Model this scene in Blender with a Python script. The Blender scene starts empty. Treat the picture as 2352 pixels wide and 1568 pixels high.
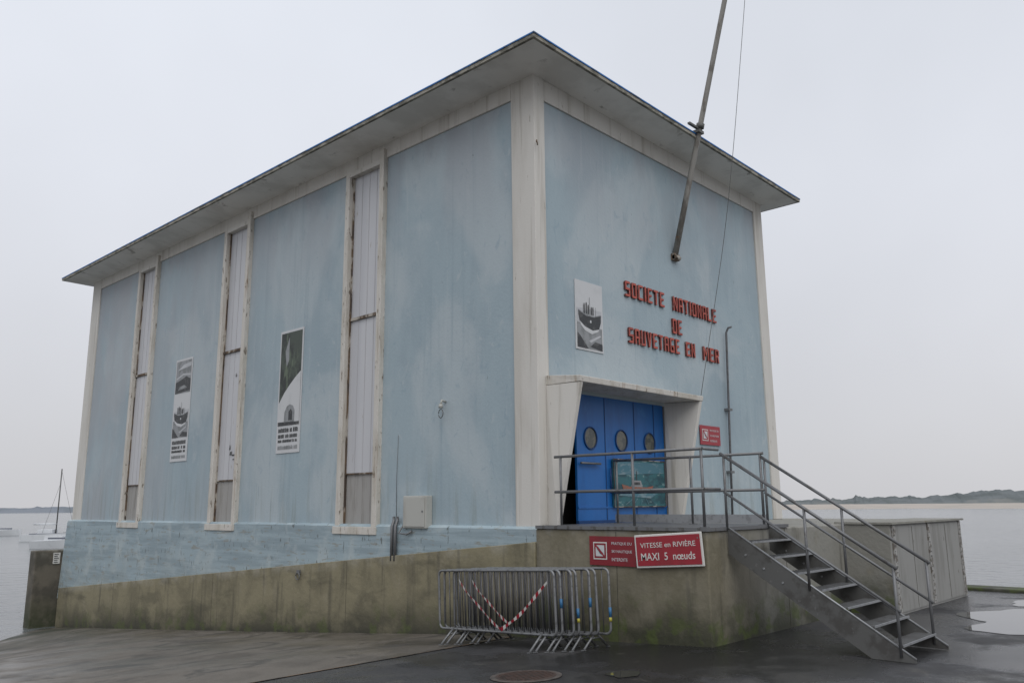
import bpy, math, random
from mathutils import Vector, Matrix, noise
random.seed(7)
SC=bpy.context.scene
COL=SC.collection
# ---------------------------------------------------------------- materials
def mk(name, base, rough=.7, metal=0.0, layers=(), bump=None, wave=None, spec=.5, roughn=None, trans=0):
    m=bpy.data.materials.new(name); m.use_nodes=True
    nt=m.node_tree; N=nt.nodes; L=nt.links
    b=N["Principled BSDF"]
    b.inputs["Roughness"].default_value=rough; b.inputs["Metallic"].default_value=metal
    b.inputs["Specular IOR Level"].default_value=spec
    tc=N.new("ShaderNodeTexCoord")
    cur=None
    rgb=N.new("ShaderNodeRGB"); rgb.outputs[0].default_value=(*base,1); cur=rgb.outputs[0]
    def noise_fac(scale,vec,lo,hi,seed,detail=6,dist=0):
        mp=N.new("ShaderNodeMapping"); mp.inputs["Scale"].default_value=vec; mp.inputs["Location"].default_value=(seed*3.1,seed*1.7,seed*2.3)
        L.new(tc.outputs["Object"],mp.inputs[0])
        n=N.new("ShaderNodeTexNoise"); n.inputs["Scale"].default_value=scale; n.inputs["Detail"].default_value=detail; n.inputs["Roughness"].default_value=.6
        n.inputs["Distortion"].default_value=dist
        L.new(mp.outputs[0],n.inputs["Vector"])
        r=N.new("ShaderNodeMapRange"); r.inputs["From Min"].default_value=lo; r.inputs["From Max"].default_value=hi; r.interpolation_type='SMOOTHSTEP'
        L.new(n.outputs["Fac"],r.inputs[0]); return r.outputs[0]
    for i,l in enumerate(layers):
        f=noise_fac(l.get("s",1),l.get("v",(1,1,1)),l.get("lo",.45),l.get("hi",.6),i+1+len(name),dist=l.get("d",0))
        if "z" in l:
            sp=N.new("ShaderNodeSeparateXYZ"); L.new(tc.outputs["Object"],sp.inputs[0])
            src=sp.outputs[l.get("ax",2)]
            if "ky" in l:
                ma=N.new("ShaderNodeMath"); ma.operation='MULTIPLY_ADD'; L.new(sp.outputs[1],ma.inputs[0]); ma.inputs[1].default_value=l["ky"]; L.new(sp.outputs[2],ma.inputs[2]); src=ma.outputs[0]
            r=N.new("ShaderNodeMapRange"); r.inputs["From Min"].default_value=l["z"][0]; r.inputs["From Max"].default_value=l["z"][1]
            L.new(src,r.inputs[0])
            if l.get("add"):
                a=N.new("ShaderNodeMath"); a.operation='ADD'; L.new(f,a.inputs[0]); L.new(r.outputs[0],a.inputs[1])
                s2=N.new("ShaderNodeMath"); s2.operation='SUBTRACT'; s2.use_clamp=True; L.new(a.outputs[0],s2.inputs[0]); s2.inputs[1].default_value=.5
                m2=N.new("ShaderNodeMath"); m2.operation='MULTIPLY'; L.new(s2.outputs[0],m2.inputs[0]); L.new(r.outputs[0],m2.inputs[1]); f=m2.outputs[0]
            else:
                a=N.new("ShaderNodeMath"); a.operation='MULTIPLY'; L.new(f,a.inputs[0]); L.new(r.outputs[0],a.inputs[1]); f=a.outputs[0]
        a=N.new("ShaderNodeMath"); a.operation='MULTIPLY'; L.new(f,a.inputs[0]); a.inputs[1].default_value=l.get("f",1); f=a.outputs[0]
        mx=N.new("ShaderNodeMix"); mx.data_type='RGBA'
        L.new(f,mx.inputs[0]); L.new(cur,mx.inputs[6]); mx.inputs[7].default_value=(*l["c"],1); cur=mx.outputs[2]
    L.new(cur,b.inputs["Base Color"])
    if roughn:
        f=noise_fac(roughn[0],(1,1,1),roughn[1],roughn[2],9)
        r=N.new("ShaderNodeMapRange"); r.inputs["To Min"].default_value=roughn[3]; r.inputs["To Max"].default_value=roughn[4]
        L.new(f,r.inputs[0]); L.new(r.outputs[0],b.inputs["Roughness"])
    h=None
    if bump:
        n=N.new("ShaderNodeTexNoise"); n.inputs["Scale"].default_value=bump[0]; n.inputs["Detail"].default_value=8
        mp=N.new("ShaderNodeMapping"); mp.inputs["Scale"].default_value=bump[3] if len(bump)>3 else (1,1,1)
        L.new(tc.outputs["Object"],mp.inputs[0]); L.new(mp.outputs[0],n.inputs["Vector"])
        bp=N.new("ShaderNodeBump"); bp.inputs["Strength"].default_value=bump[1]; bp.inputs["Distance"].default_value=bump[2]
        L.new(n.outputs["Fac"],bp.inputs["Height"]); h=bp
        L.new(bp.outputs[0],b.inputs["Normal"])
    if wave:
        w=N.new("ShaderNodeTexWave"); w.bands_direction=wave[0]; w.inputs["Scale"].default_value=wave[1]; w.inputs["Distortion"].default_value=.4
        w.wave_profile='SAW' if len(wave)>3 else 'SIN'
        L.new(tc.outputs["Object"],w.inputs["Vector"])
        bp=N.new("ShaderNodeBump"); bp.inputs["Strength"].default_value=wave[2]; bp.inputs["Distance"].default_value=.01
        L.new(w.outputs["Fac"],bp.inputs["Height"])
        if h: L.new(h.outputs[0],bp.inputs["Normal"])
        L.new(bp.outputs[0],b.inputs["Normal"])
    return m
BLUE=(.325,.405,.445)
blue_layers=[dict(c=(.265,.335,.38),s=.8,v=(1,1,.45),lo=.42,hi=.66,f=.6,d=.6),
 dict(c=(.425,.48,.505),s=.45,v=(1,1,.8),lo=.44,hi=.62,f=.7,d=.5),
 dict(c=(.24,.315,.36),s=2.6,v=(2.2,2.2,.06),lo=.54,hi=.72,f=.4),
 dict(c=(.46,.50,.52),s=3.5,v=(2,2,.10),lo=.58,hi=.72,f=.35),
 dict(c=(.45,.495,.51),s=4,v=(1,1,.6),lo=.60,hi=.72,f=.45,d=1),
 dict(c=(.24,.325,.385),s=6,v=(1,1,.5),lo=.58,hi=.7,f=.45,d=1),
 dict(c=(.31,.32,.35),s=.7,v=(1,1,.5),lo=.4,hi=.6,z=(5.0,7.5),f=.6),
 dict(c=(.35,.36,.38),s=.6,v=(1,1,.5),lo=.35,hi=.6,z=(7,17),ax=1,f=.6),
 dict(c=(.21,.235,.21),s=3,v=(2,2,.2),lo=.48,hi=.70,z=(1.6,-.1),f=.55),
 dict(c=(.12,.13,.12),s=11,v=(1,1,.5),lo=.71,hi=.76,f=.7)]
M={}
M['blue']=mk("painted_render_blue",BLUE,.65,layers=blue_layers,bump=(18,.3,.012))
M['plinth']=mk("plinth_paint",(.335,.42,.46),.65,layers=[dict(c=(.24,.305,.34),s=2,v=(1,.22,4),lo=.42,hi=.60,f=.75),
 dict(c=(.45,.51,.52),s=1.2,v=(1,1,1),lo=.48,hi=.66,f=.65,d=.6),dict(c=(.10,.11,.10),s=5,v=(1,2.5,.8),lo=.62,hi=.67,f=.8),
 dict(c=(.26,.25,.21),s=5,v=(1,.5,2.5),lo=.58,hi=.65,f=.65),
 dict(c=(.32,.35,.33),s=1.5,v=(1,1,1),lo=.35,hi=.6,z=(-.6,-2.0),f=.5)],bump=(10,.5,.012),wave=('Z',2.4,.8,1))
M['cream']=mk("cream_paint",(.60,.58,.54),.7,layers=[dict(c=(.48,.455,.41),s=1.2,v=(1.5,1.5,.3),lo=.45,hi=.7,f=.65),
 dict(c=(.20,.17,.13),s=7,v=(1.5,1.5,.35),lo=.66,hi=.73,f=.7),dict(c=(.33,.30,.25),s=2,v=(3,3,.12),lo=.54,hi=.70,f=.55)],bump=(25,.25,.008))
M['worn']=mk("worn_cream_paint",(.58,.555,.51),.75,layers=[dict(c=(.44,.41,.35),s=2,v=(1.5,1.5,.4),lo=.43,hi=.63,f=.65),
 dict(c=(.15,.12,.09),s=9,v=(1.5,1.5,.45),lo=.60,hi=.66,f=.85),dict(c=(.28,.20,.13),s=4,v=(2,2,.15),lo=.57,hi=.68,f=.5)],bump=(22,.6,.012))
M['soffit']=mk("roof_concrete",(.80,.78,.74),.8,layers=[dict(c=(.60,.58,.54),s=.9,v=(1,1,1),lo=.43,hi=.63,f=.65),
 dict(c=(.22,.20,.17),s=2.2,v=(1,1,1),lo=.60,hi=.72,f=.65,d=1)],bump=(14,.3,.01))
M['roofedge']=mk("roof_edge_concrete",(.34,.32,.27),.85,layers=[dict(c=(.11,.105,.085),s=4,v=(1,1,3),lo=.43,hi=.60,f=.85)],bump=(20,.4,.01))
M['trimblue']=mk("blue_flashing",(.012,.15,.45),.4,layers=[dict(c=(.02,.04,.07),s=2,lo=.52,hi=.62,f=.85)])
olive=[dict(c=(.145,.13,.085),s=1.2,v=(1,1,.8),lo=.42,hi=.64,f=.7,d=.5),dict(c=(.28,.25,.185),s=2.4,v=(1,1,.6),lo=.56,hi=.74,f=.5),
 dict(c=(.07,.065,.05),s=2,v=(2.2,2.2,.2),lo=.54,hi=.72,f=.6)]
M['olive']=mk("weathered_olive_concrete",(.205,.185,.135),.85,layers=olive+[dict(c=(.25,.247,.225),s=1.5,lo=.2,hi=.5,z=(.2,1.6),ax=0,f=.85),dict(c=(.09,.085,.07),s=2,v=(2.2,2.2,.2),lo=.55,hi=.70,f=.6),
  dict(c=(.03,.033,.018),s=1.5,lo=.3,hi=.7,z=(-.5,-1.4),add=1,f=.9),dict(c=(.07,.095,.02),s=3,lo=.48,hi=.6,z=(-.8,-1.35),f=.7),
  dict(c=(.30,.29,.26),s=3,lo=.45,hi=.6,z=(-.12,-.0),f=.6)],bump=(12,.6,.018))
M['olivewall']=mk("weathered_retaining_concrete",(.235,.21,.135),.85,layers=olive+[dict(c=(.07,.065,.045),s=1.2,v=(1,.5,1.5),lo=.50,hi=.66,f=.5,d=.6),
  dict(c=(.035,.035,.024),s=1,v=(1,.6,1),lo=.32,hi=.62,z=(-.85,-1.6),ky=.08,add=1,f=.92),dict(c=(.08,.10,.03),s=2.5,lo=.5,hi=.62,z=(-1.0,-1.5),ky=.08,f=.6),dict(c=(.36,.34,.28),s=2,lo=.4,hi=.6,z=(-.40,-.24),ky=.0934,f=.5)],bump=(12,.6,.018))
M['dkconc']=mk("dark_wet_concrete",(.13,.115,.09),.8,layers=[dict(c=(.06,.056,.045),s=1.5,lo=.42,hi=.6,f=.8),dict(c=(.03,.04,.015),s=1.5,lo=.3,hi=.6,z=(-2.2,-3.0),f=.9),dict(c=(.2,.19,.16),s=3,lo=.45,hi=.6,z=(-1.2,-.92),f=.7)],bump=(12,.5,.015))
M['asphalt']=mk("wet_asphalt",(.038,.038,.040),.5,layers=[dict(c=(.065,.063,.060),s=.7,lo=.45,hi=.65,f=.85,d=.8),dict(c=(.016,.016,.017),s=.45,lo=.50,hi=.60,f=.85,d=.5),
 dict(c=(.12,.115,.11),s=45,lo=.6,hi=.7,f=.6),dict(c=(.11,.105,.09),s=1.7,lo=.62,hi=.72,f=.5,d=1.5)],bump=(60,.8,.018),roughn=(.55,.45,.58,.20,.75))
M['apron']=mk("stained_slipway_concrete",(.145,.128,.107),.6,layers=[dict(c=(.08,.07,.058),s=.5,v=(1,.9,1),lo=.44,hi=.60,f=.75,d=1.5),dict(c=(.19,.17,.148),s=1.6,lo=.52,hi=.7,f=.5,d=1),
 dict(c=(.04,.037,.033),s=.6,v=(.8,1.2,1),lo=.54,hi=.64,f=.7,d=2.5),dict(c=(.10,.095,.085),s=30,lo=.5,hi=.65,f=.35),dict(c=(.03,.035,.02),s=1.2,lo=.3,hi=.6,z=(12,18.5),ax=1,f=.95)],bump=(30,.6,.012),roughn=(.6,.4,.6,.32,.7))
M['edgestrip']=mk("rusty_slab_joint",(.17,.115,.075),.8,layers=[dict(c=(.05,.045,.04),s=3,lo=.45,hi=.6,f=.9)],bump=(30,.5,.01))
M['pud']=mk("puddle_water",(.03,.032,.033),.03,bump=(5,.04,.004),spec=.6)
M['sea']=mk("grey_sea",(.10,.11,.112),.16,layers=[dict(c=(.15,.16,.165),s=.02,v=(1,3,1),lo=.45,hi=.6,f=.6)],bump=(.9,.65,.3),spec=.5)
M['steel']=mk("galvanised_steel",(.17,.173,.178),.5,.5,layers=[dict(c=(.10,.09,.08),s=8,lo=.55,hi=.65,f=.6)])
M['steell']=mk("light_galvanised_steel",(.32,.33,.34),.45,.5,layers=[dict(c=(.19,.19,.19),s=10,lo=.5,hi=.65,f=.6)])
M['bsteel']=mk("barrier_galvanised_steel",(.21,.215,.22),.5,.5,layers=[dict(c=(.11,.11,.11),s=10,lo=.5,hi=.65,f=.7)])
M['dsteel']=mk("dull_galvanised_steel",(.13,.13,.135),.5,.5,layers=[dict(c=(.07,.07,.07),s=10,lo=.5,hi=.65,f=.6)])
M['plate']=mk("dark_steel_plate",(.12,.12,.115),.6,.3,layers=[dict(c=(.065,.06,.055),s=4,lo=.5,hi=.65,f=.7),dict(c=(.2,.2,.2),s=12,lo=.62,hi=.7,f=.5)],bump=(30,.2,.004))
M['glaze']=mk("translucent_corrugated_sheet",(.52,.525,.545),.4,layers=[dict(c=(.44,.445,.47),s=1,v=(2,2,.1),lo=.45,hi=.65,f=.65),dict(c=(.28,.24,.19),s=6,v=(1,2,.4),lo=.67,hi=.73,f=.65)])
M['rib']=mk("glazing_rib",(.47,.47,.485),.5,layers=[dict(c=(.36,.36,.37),s=3,v=(1,1,.3),lo=.45,hi=.65,f=.7)])
M['lower']=mk("grey_corrugated_sheet",(.33,.32,.305),.6,layers=[dict(c=(.25,.24,.22),s=3,v=(2,2,.3),lo=.5,hi=.65,f=.7)])
M['rust']=mk("rusty_steel",(.14,.095,.06),.8,layers=[dict(c=(.045,.035,.03),s=6,v=(1,1,.5),lo=.45,hi=.6,f=.8),dict(c=(.45,.42,.37),s=4,v=(1,1,.4),lo=.52,hi=.58,f=.85)])
M['door']=mk("blue_door_paint",(.010,.125,.40),.42,layers=[dict(c=(.008,.085,.29),s=1.5,v=(2,2,.3),lo=.45,hi=.65,f=.6),dict(c=(.03,.18,.45),s=3,lo=.6,hi=.7,f=.4)],bump=(9,.12,.006))
M['seam']=mk("door_seam",(.005,.045,.16),.6)
M['black']=mk("dark_interior",(.012,.012,.012),.9)  # near-black colour stands in for the darkness of the unlit interior
M['joint']=mk("shadow_joint",(.07,.065,.05),.9)  # dark line colour for concrete joints and locker door seams
M['glass']=mk("porthole_glass",(.12,.12,.10),.12,layers=[dict(c=(.05,.06,.06),s=6,lo=.45,hi=.55,f=.8)])
M['red']=mk("faded_red_paint",(.42,.085,.06),.65,layers=[dict(c=(.25,.055,.045),s=7,lo=.48,hi=.62,f=.7),dict(c=(.46,.28,.24),s=12,lo=.62,hi=.70,f=.5)])
M['redd']=mk("letter_side_red",(.10,.022,.018),.7,layers=[dict(c=(.30,.22,.19),s=12,lo=.54,hi=.64,f=.6)])  # shade on the letter sides put into a darker red
M['signred']=mk("red_sign_enamel",(.30,.018,.03),.4,layers=[dict(c=(.20,.02,.025),s=3,lo=.5,hi=.7,f=.5)])
M['signdark']=mk("dark_red_sign_enamel",(.21,.014,.022),.45,layers=[dict(c=(.13,.018,.02),s=3,lo=.5,hi=.7,f=.5)])
M['white']=mk("white_sign_paint",(.62,.61,.58),.5,layers=[dict(c=(.5,.47,.43),s=8,lo=.58,hi=.68,f=.6)])
M['paper']=mk("poster_white",(.54,.55,.56),.5,layers=[dict(c=(.46,.47,.48),s=3,lo=.5,hi=.7,f=.5)])
M['pgrey']=mk("poster_grey",(.26,.27,.28),.5,layers=[dict(c=(.14,.15,.15),s=4,lo=.45,hi=.6,f=.7)])
M['pmist']=mk("poster_misty_grey",(.42,.43,.45),.5,layers=[dict(c=(.50,.51,.53),s=1.5,v=(1,1,2),lo=.4,hi=.6,f=.8)])
M['pdark']=mk("poster_dark",(.03,.032,.035),.5,layers=[dict(c=(.09,.09,.09),s=9,lo=.5,hi=.6,f=.7)])
M['pgreen']=mk("poster_dark_green",(.05,.065,.05),.5,layers=[dict(c=(.018,.022,.02),s=3,lo=.42,hi=.55,f=.9),dict(c=(.13,.17,.11),s=2.4,v=(1,2,.6),lo=.55,hi=.68,f=.8)])
M['box']=mk("grey_enclosure",(.42,.42,.39),.5,layers=[dict(c=(.32,.31,.28),s=4,v=(1,1,.4),lo=.5,hi=.7,f=.6)])
M['cab']=mk("locker_panel",(.27,.268,.255),.6,layers=[dict(c=(.19,.185,.17),s=2,v=(2,2,.3),lo=.45,hi=.65,f=.7),dict(c=(.10,.085,.07),s=7,v=(1,1,.4),lo=.64,hi=.71,f=.7)])
M['cabs']=mk("locker_edge_strip",(.34,.335,.32),.6,layers=[dict(c=(.12,.10,.08),s=9,v=(1,1,1),lo=.48,hi=.56,f=.85)])
M['pole']=mk("weathered_pole",(.26,.25,.23),.6,layers=[dict(c=(.12,.105,.09),s=3,v=(2,2,.5),lo=.48,hi=.62,f=.8),dict(c=(.25,.13,.06),s=5,lo=.64,hi=.7,f=.6)])
M['teal']=mk("painted_sea_picture",(.03,.13,.15),.5,layers=[dict(c=(.015,.05,.07),s=3,v=(1,1,2),lo=.45,hi=.6,f=.8),dict(c=(.22,.33,.34),s=5,v=(1,1,3),lo=.6,hi=.68,f=.7)])
M['orange']=mk("painted_orange",(.30,.10,.06),.5,layers=[dict(c=(.22,.12,.09),s=14,lo=.48,hi=.56,f=.8)])
M['skyp']=mk("painted_sky",(.06,.17,.22),.5,layers=[dict(c=(.22,.30,.33),s=4,v=(1,1,3),lo=.5,hi=.65,f=.8)])
M['yel']=mk("yellow_sticker",(.40,.36,.05),.5)
M['stblue']=mk("blue_sticker",(.03,.13,.27),.5)
M['manhole']=mk("rusty_iron_cover",(.08,.05,.04),.6,.3,layers=[dict(c=(.045,.038,.034),s=12,lo=.45,hi=.6,f=.7)],bump=(30,.6,.01))
M['mrim']=mk("manhole_rim",(.09,.075,.065),.7,layers=[dict(c=(.04,.037,.034),s=8,lo=.45,hi=.6,f=.8)])
M['hull']=mk("white_gelcoat",(.62,.64,.66),.35,layers=[dict(c=(.50,.52,.54),s=2,lo=.5,hi=.7,f=.5)])
M['hulld']=mk("dark_antifouling",(.12,.13,.16),.5)
M['land']=mk("hazy_hill_vegetation",(.165,.18,.185),.95,layers=[dict(c=(.12,.135,.135),s=.06,v=(1,1,3),lo=.42,hi=.6,f=.8),dict(c=(.23,.23,.22),s=.03,lo=.55,hi=.65,f=.6)],spec=0)  # aerial haze mixed into the hill colour
M['landl']=mk("far_hazy_land",(.22,.24,.27),.95,layers=[dict(c=(.18,.20,.22),s=.03,lo=.45,hi=.6,f=.8)],spec=0)  # distance haze put into the far shore colour
M['sand']=mk("pale_sand",(.44,.40,.36),.9,layers=[dict(c=(.38,.35,.32),s=.05,lo=.45,hi=.6,f=.7)],spec=0)
# ---------------------------------------------------------------- mesh builder
class B:
    def __init__(s): s.v=[]; s.f=[]; s.mi=[]; s.mats=[]; s.sm=[]
    def m(s,mat):
        if mat not in s.mats: s.mats.append(mat)
        return s.mats.index(mat)
    def face(s,pts,mat,smooth=False):
        n=len(s.v); s.v+= [tuple(p) for p in pts]; s.f.append(tuple(range(n,n+len(pts)))); s.mi.append(s.m(mat)); s.sm.append(smooth)
    def hexa(s,p,mat):
        n=len(s.v); s.v+=[tuple(q) for q in p]
        for f in ((0,3,2,1),(4,5,6,7),(0,1,5,4),(1,2,6,5),(2,3,7,6),(3,0,4,7)):
            s.f.append(tuple(n+i for i in f)); s.mi.append(s.m(mat)); s.sm.append(False)
    def box(s,x0,x1,y0,y1,z0,z1,mat):
        s.hexa([(x0,y0,z0),(x1,y0,z0),(x1,y1,z0),(x0,y1,z0),(x0,y0,z1),(x1,y0,z1),(x1,y1,z1),(x0,y1,z1)],mat)
    def tube(s,pts,r,mat,n=10,caps=True,r1=None):
        pts=[Vector(p) for p in pts]; rings=[]
        base=len(s.v); K=len(pts); up=None
        for i,p in enumerate(pts):
            d=(pts[min(i+1,K-1)]-pts[max(i-1,0)]).normalized()
            if up is None: up=d.orthogonal().normalized()
            else: up=(up-d*up.dot(d)).normalized()
            q=d.cross(up); rr=r if r1 is None else r+(r1-r)*i/(K-1)
            for k in range(n):
                a=2*math.pi*k/n; s.v.append(tuple(p+rr*(math.cos(a)*up+math.sin(a)*q)))
        for i in range(K-1):
            for k in range(n):
                a=base+i*n+k; b=base+i*n+(k+1)%n
                s.f.append((a,b,b+n,a+n)); s.mi.append(s.m(mat)); s.sm.append(True)
        if caps:
            s.f.append(tuple(base+k for k in range(n))[::-1]); s.mi.append(s.m(mat)); s.sm.append(False)
            s.f.append(tuple(base+(K-1)*n+k for k in range(n))); s.mi.append(s.m(mat)); s.sm.append(False)
    def prism(s,poly,off,mat,side=None):
        n=len(s.v); k=len(poly); off=Vector(off)
        s.v+=[tuple(p) for p in poly]+[tuple(Vector(p)+off) for p in poly]
        s.f.append(tuple(range(n,n+k))[::-1]); s.f.append(tuple(range(n+k,n+2*k)))
        s.mi+= [s.m(mat)]*2; s.sm+=[False]*2
        for i in range(k):
            j=(i+1)%k; s.f.append((n+i,n+j,n+k+j,n+k+i)); s.mi.append(s.m(side or mat)); s.sm.append(False)
    def mesh(s,name):
        me=bpy.data.meshes.new(name); me.from_pydata(s.v,[],s.f)
        for k in s.mats: me.materials.append(M[k])
        me.polygons.foreach_set("material_index",s.mi); me.polygons.foreach_set("use_smooth",s.sm)
        me.update(); return me
    def obj(s,name,parent=None,bevel=0,recalc=True,**kw):
        me=s.mesh(name)
        if recalc:
            import bmesh
            bm=bmesh.new(); bm.from_mesh(me); bmesh.ops.recalc_face_normals(bm,faces=bm.faces); bm.to_mesh(me); bm.free()
        return add(name,me,parent,bevel,**kw)
def add(name,data,parent=None,bevel=0,**kw):
    o=bpy.data.objects.new(name,data); COL.objects.link(o)
    if parent: o.parent=parent
    for k,v in kw.items(): o[k]=v
    if bevel:
        b=o.modifiers.new("bevel",'BEVEL'); b.width=bevel; b.segments=2; b.limit_method='ANGLE'
    return o
def thing(name,label,cat,loc=(0,0,0),**kw):
    o=add(name,None,label=label,category=cat,**kw); o.location=loc; o.empty_display_size=.2; return o
def text(name,s,origin,w,h,face,mat,parent=None,ext=.0,side=None,bold=.0,**kw):
    c=bpy.data.curves.new(name,'FONT'); c.body=s; c.extrude=.01; c.offset=bold; c.resolution_u=3
    t=bpy.data.objects.new("tmp",c); COL.objects.link(t)
    dg=bpy.context.evaluated_depsgraph_get(); me=bpy.data.meshes.new_from_object(t.evaluated_get(dg)); me.name=name
    bpy.data.objects.remove(t)
    xs=[v.co.x for v in me.vertices]; ys=[v.co.y for v in me.vertices]
    x0,x1,y0,y1=min(xs),max(xs),min(ys),max(ys)
    o=Vector(origin); ax,nz=((Vector((1,0,0)),Vector((0,-1,0))) if face=='R' else (Vector((0,-1,0)),Vector((-1,0,0))))
    for v in me.vertices:
        u=(v.co.x-x0)/(x1-x0)*w; q=(v.co.y-y0)/(y1-y0)*h; d=(1 if v.co.z>0 else 0)*max(ext,.002)
        v.co=o+ax*u+Vector((0,0,q))+nz*d
    me.materials.clear(); me.materials.append(M[mat])
    return add(name,me,parent,**kw)
def flat(b,face,off,poly,mat):
    if face=='R': b.face([(u,-off,z) for u,z in poly],mat)
    else: b.face([(-off,u,z) for u,z in poly],mat)
# ---------------------------------------------------------------- ground
GP=[(-60,-1.46),(-3,-1.46),(0,-1.62),(2.34,-1.80),(8,-2.28),(19.3,-3.2),(60,-6.6)]
def gz(x,y):
    z=GP[-1][1]
    for (a,za),(b,zb) in zip(GP,GP[1:]):
        if a<=y<=b: z=za+(zb-za)*(y-a)/(b-a); break
    t=min(1,max(0,(y-8)/8)); t=t*t*(3-2*t)
    z-=.10*max(0,-x-.8)*t if x>-12 else 1.12*t
    return z
def frange(a,b,st):
    n=max(1,round((b-a)/st)); return [a+(b-a)*i/n for i in range(n+1)]
def sheet(name,xs,ys,dz,mat,cond=lambda x,y:True,**kw):
    b=B(); idx={}
    for i,x in enumerate(xs):
        for j,y in enumerate(ys):
            idx[i,j]=len(b.v)
            b.v.append((x,y,gz(x,y)+dz))
    for i in range(len(xs)-1):
        for j in range(len(ys)-1):
            if cond((xs[i]+xs[i+1])/2,(ys[j]+ys[j+1])/2):
                b.f.append((idx[i,j],idx[i+1,j],idx[i+1,j+1],idx[i,j+1])); b.mi.append(b.m(mat)); b.sm.append(True)
    return b.obj(name,recalc=False,**kw)
xs=frange(-60,-14,4)+frange(-13,10.2,.6)
ys=frange(-60,-14,4)+frange(-13,-3,1)+frange(-2.5,26,.6)+[32,45,60]
sheet("ground",xs,ys,0,'asphalt',cond=lambda x,y: not (x>1 and y>-2.6),kind="structure")
sheet("slipway",[-60,-40,-25]+frange(-15,0,.6),frange(.45,26,.5),.006,'apron',kind="structure")
sheet("slab_joint",[-60,-40,-25]+frange(-15,-.2,.6),[.41,.45],.010,'edgestrip',kind="structure")
q=B(); q.box(9.6,10.25,-60,-2.6,-5,-1.40,'olive'); 
q.obj("quay_edge",bevel=.03,kind="structure")
s=B(); s.face([(-4000,-4000,-3.25),(6000,-4000,-3.25),(6000,6000,-3.25),(-4000,6000,-3.25)],'sea'); s.obj("sea",recalc=False,kind="structure")
def puddle(cx,cy,rx,ry,seed,zo=.006):
    b=B(); n=60; pts=[]
    for k in range(n):
        a=2*math.pi*k/n; r=1+.45*noise.noise(Vector((math.cos(a)*1.4,math.sin(a)*1.4,seed)))+.12*noise.noise(Vector((math.cos(a)*5,math.sin(a)*5,seed)))
        x=cx+rx*r*math.cos(a); y=cy+ry*r*math.sin(a)
        pts.append((x,y,gz(x,y)+zo))
    b.face(pts,'pud'); b.obj("puddle",recalc=False,kind="structure")
puddle(5.2,-6.1,1.9,1.6,3); puddle(-2.25,-3.15,.22,.16,5); puddle(-4.6,-3.2,.5,.35,8); puddle(7.9,-5.2,.8,.5,12)
b=B()
b.tube([(0,0,0),(0,0,.012)],.34,'manhole',n=40)
b.tube([(0,0,.0),(0,0,.008)],.40,'mrim',n=40)
for k in range(-4,5):
    w=math.sqrt(max(0,.3**2-(k*.065)**2)); b.box(-w,w,k*.065-.012,k*.065+.012,.011,.018,'manhole')
o=b.obj("manhole_cover",label="round rusty iron manhole cover set in wet asphalt",category="manhole cover"); o.location=(-2.9,-2.3,gz(-2.9,-2.3)+.004); o.rotation_euler=(-math.atan(.053),0,0)
# ---------------------------------------------------------------- building
ST=thing("lifeboat_station","tall weathered pale blue lifeboat station with cream trim and flat roof","building")
L,W,H=19.9,8.62,7.86
wins=[(4.12,5.47),(9.50,10.85),(14.80,16.15)]
b=B()
segs=[(.5,4.12),(5.47,9.50),(10.85,14.80),(16.15,19.25)]
for a,c in segs: b.box(.04,.34,a+.001,c-.001,0,7.56,'blue')
b.box(.34,.5,.35,19.6,-.1,7.9,'black')
b.box(.30,.34,4.0,5.6,0,7.6,'lower'); b.box(.30,.34,9.4,11,0,7.6,'lower'); b.box(.30,.34,14.7,16.3,0,7.6,'lower')
b.box(3.86,8.2,.04,.34,0,7.46,'blue')
b.box(.301,3.859,.04,.34,2.25,7.46,'blue')
b.box(8.35,8.6,.4,19.5,-3,7.9,'blue'); b.box(.4,8.3,19.5,19.8,-3,7.9,'blue')
b.obj("wall",ST)
b=B()
b.hexa([(0,0,0),(.30,0,0),(.30,.5,0),(0,.52,0),(0,0,H),(.28,0,H),(.28,.5,H),(0,.56,H)],'cream')
b.box(8.2,W,0,.45,0,7.80,'cream'); b.box(0,.35,19.25,L,-.001,H,'cream')
b.box(.001,.35,.561,19.249,7.53,H,'cream'); b.box(.281,8.199,.001,.35,7.43,7.83,'cream')
b.box(8.2,W+.0,19.5,L,-3,7.8,'cream')
b.obj("pillar_and_beam_trim",ST,bevel=.012)
b=B()
b.box(-.06,.3,.02,20.05,-3.2,-.012,'plinth')
b.hexa([(-.06,.02,-.012),(.3,.02,-.012),(.3,20.05,-.012),(-.06,20.05,-.012),(.0,.02,.03),(.3,.02,.03),(.3,20.0,.03),(.0,20.0,.03)],'plinth')
b.hexa([(-.08,20.051,-2.4),(.3,20.051,-2.4),(.3,20.32,-2.4),(-.08,20.32,-2.4),(-.058,20.051,-.05),(.3,20.051,-.05),(.3,20.10,-.05),(-.058,20.10,-.05)],'plinth')
b.obj("plinth",ST)
b=B()
def rz(x): return 7.97-.011*x
x0,x1,y0,y1=-.8,9.32,-.72,20.56
b.hexa([(x0,y0,rz(x0)-.07),(x1,y0,rz(x1)-.07),(x1,y1,rz(x1)-.07),(x0,y1,rz(x0)-.07),(x0,y0,rz(x0)),(x1,y0,rz(x1)),(x1,y1,rz(x1)),(x0,y1,rz(x0))],'roofedge')
roof=b.obj("roof",ST)
b=B(); e=.05
b.hexa([(0,0,7.84),(W,0,7.72),(W,L,7.72),(0,L,7.84)]+[(x0+e,y0+e,rz(x0)-.073),(x1-e,y0+e,rz(x1)-.073),(x1-e,y1-e,rz(x1)-.073),(x0+e,y1-e,rz(x0)-.073)],'soffit')
b.obj("soffit",roof)
b=B()
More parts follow.
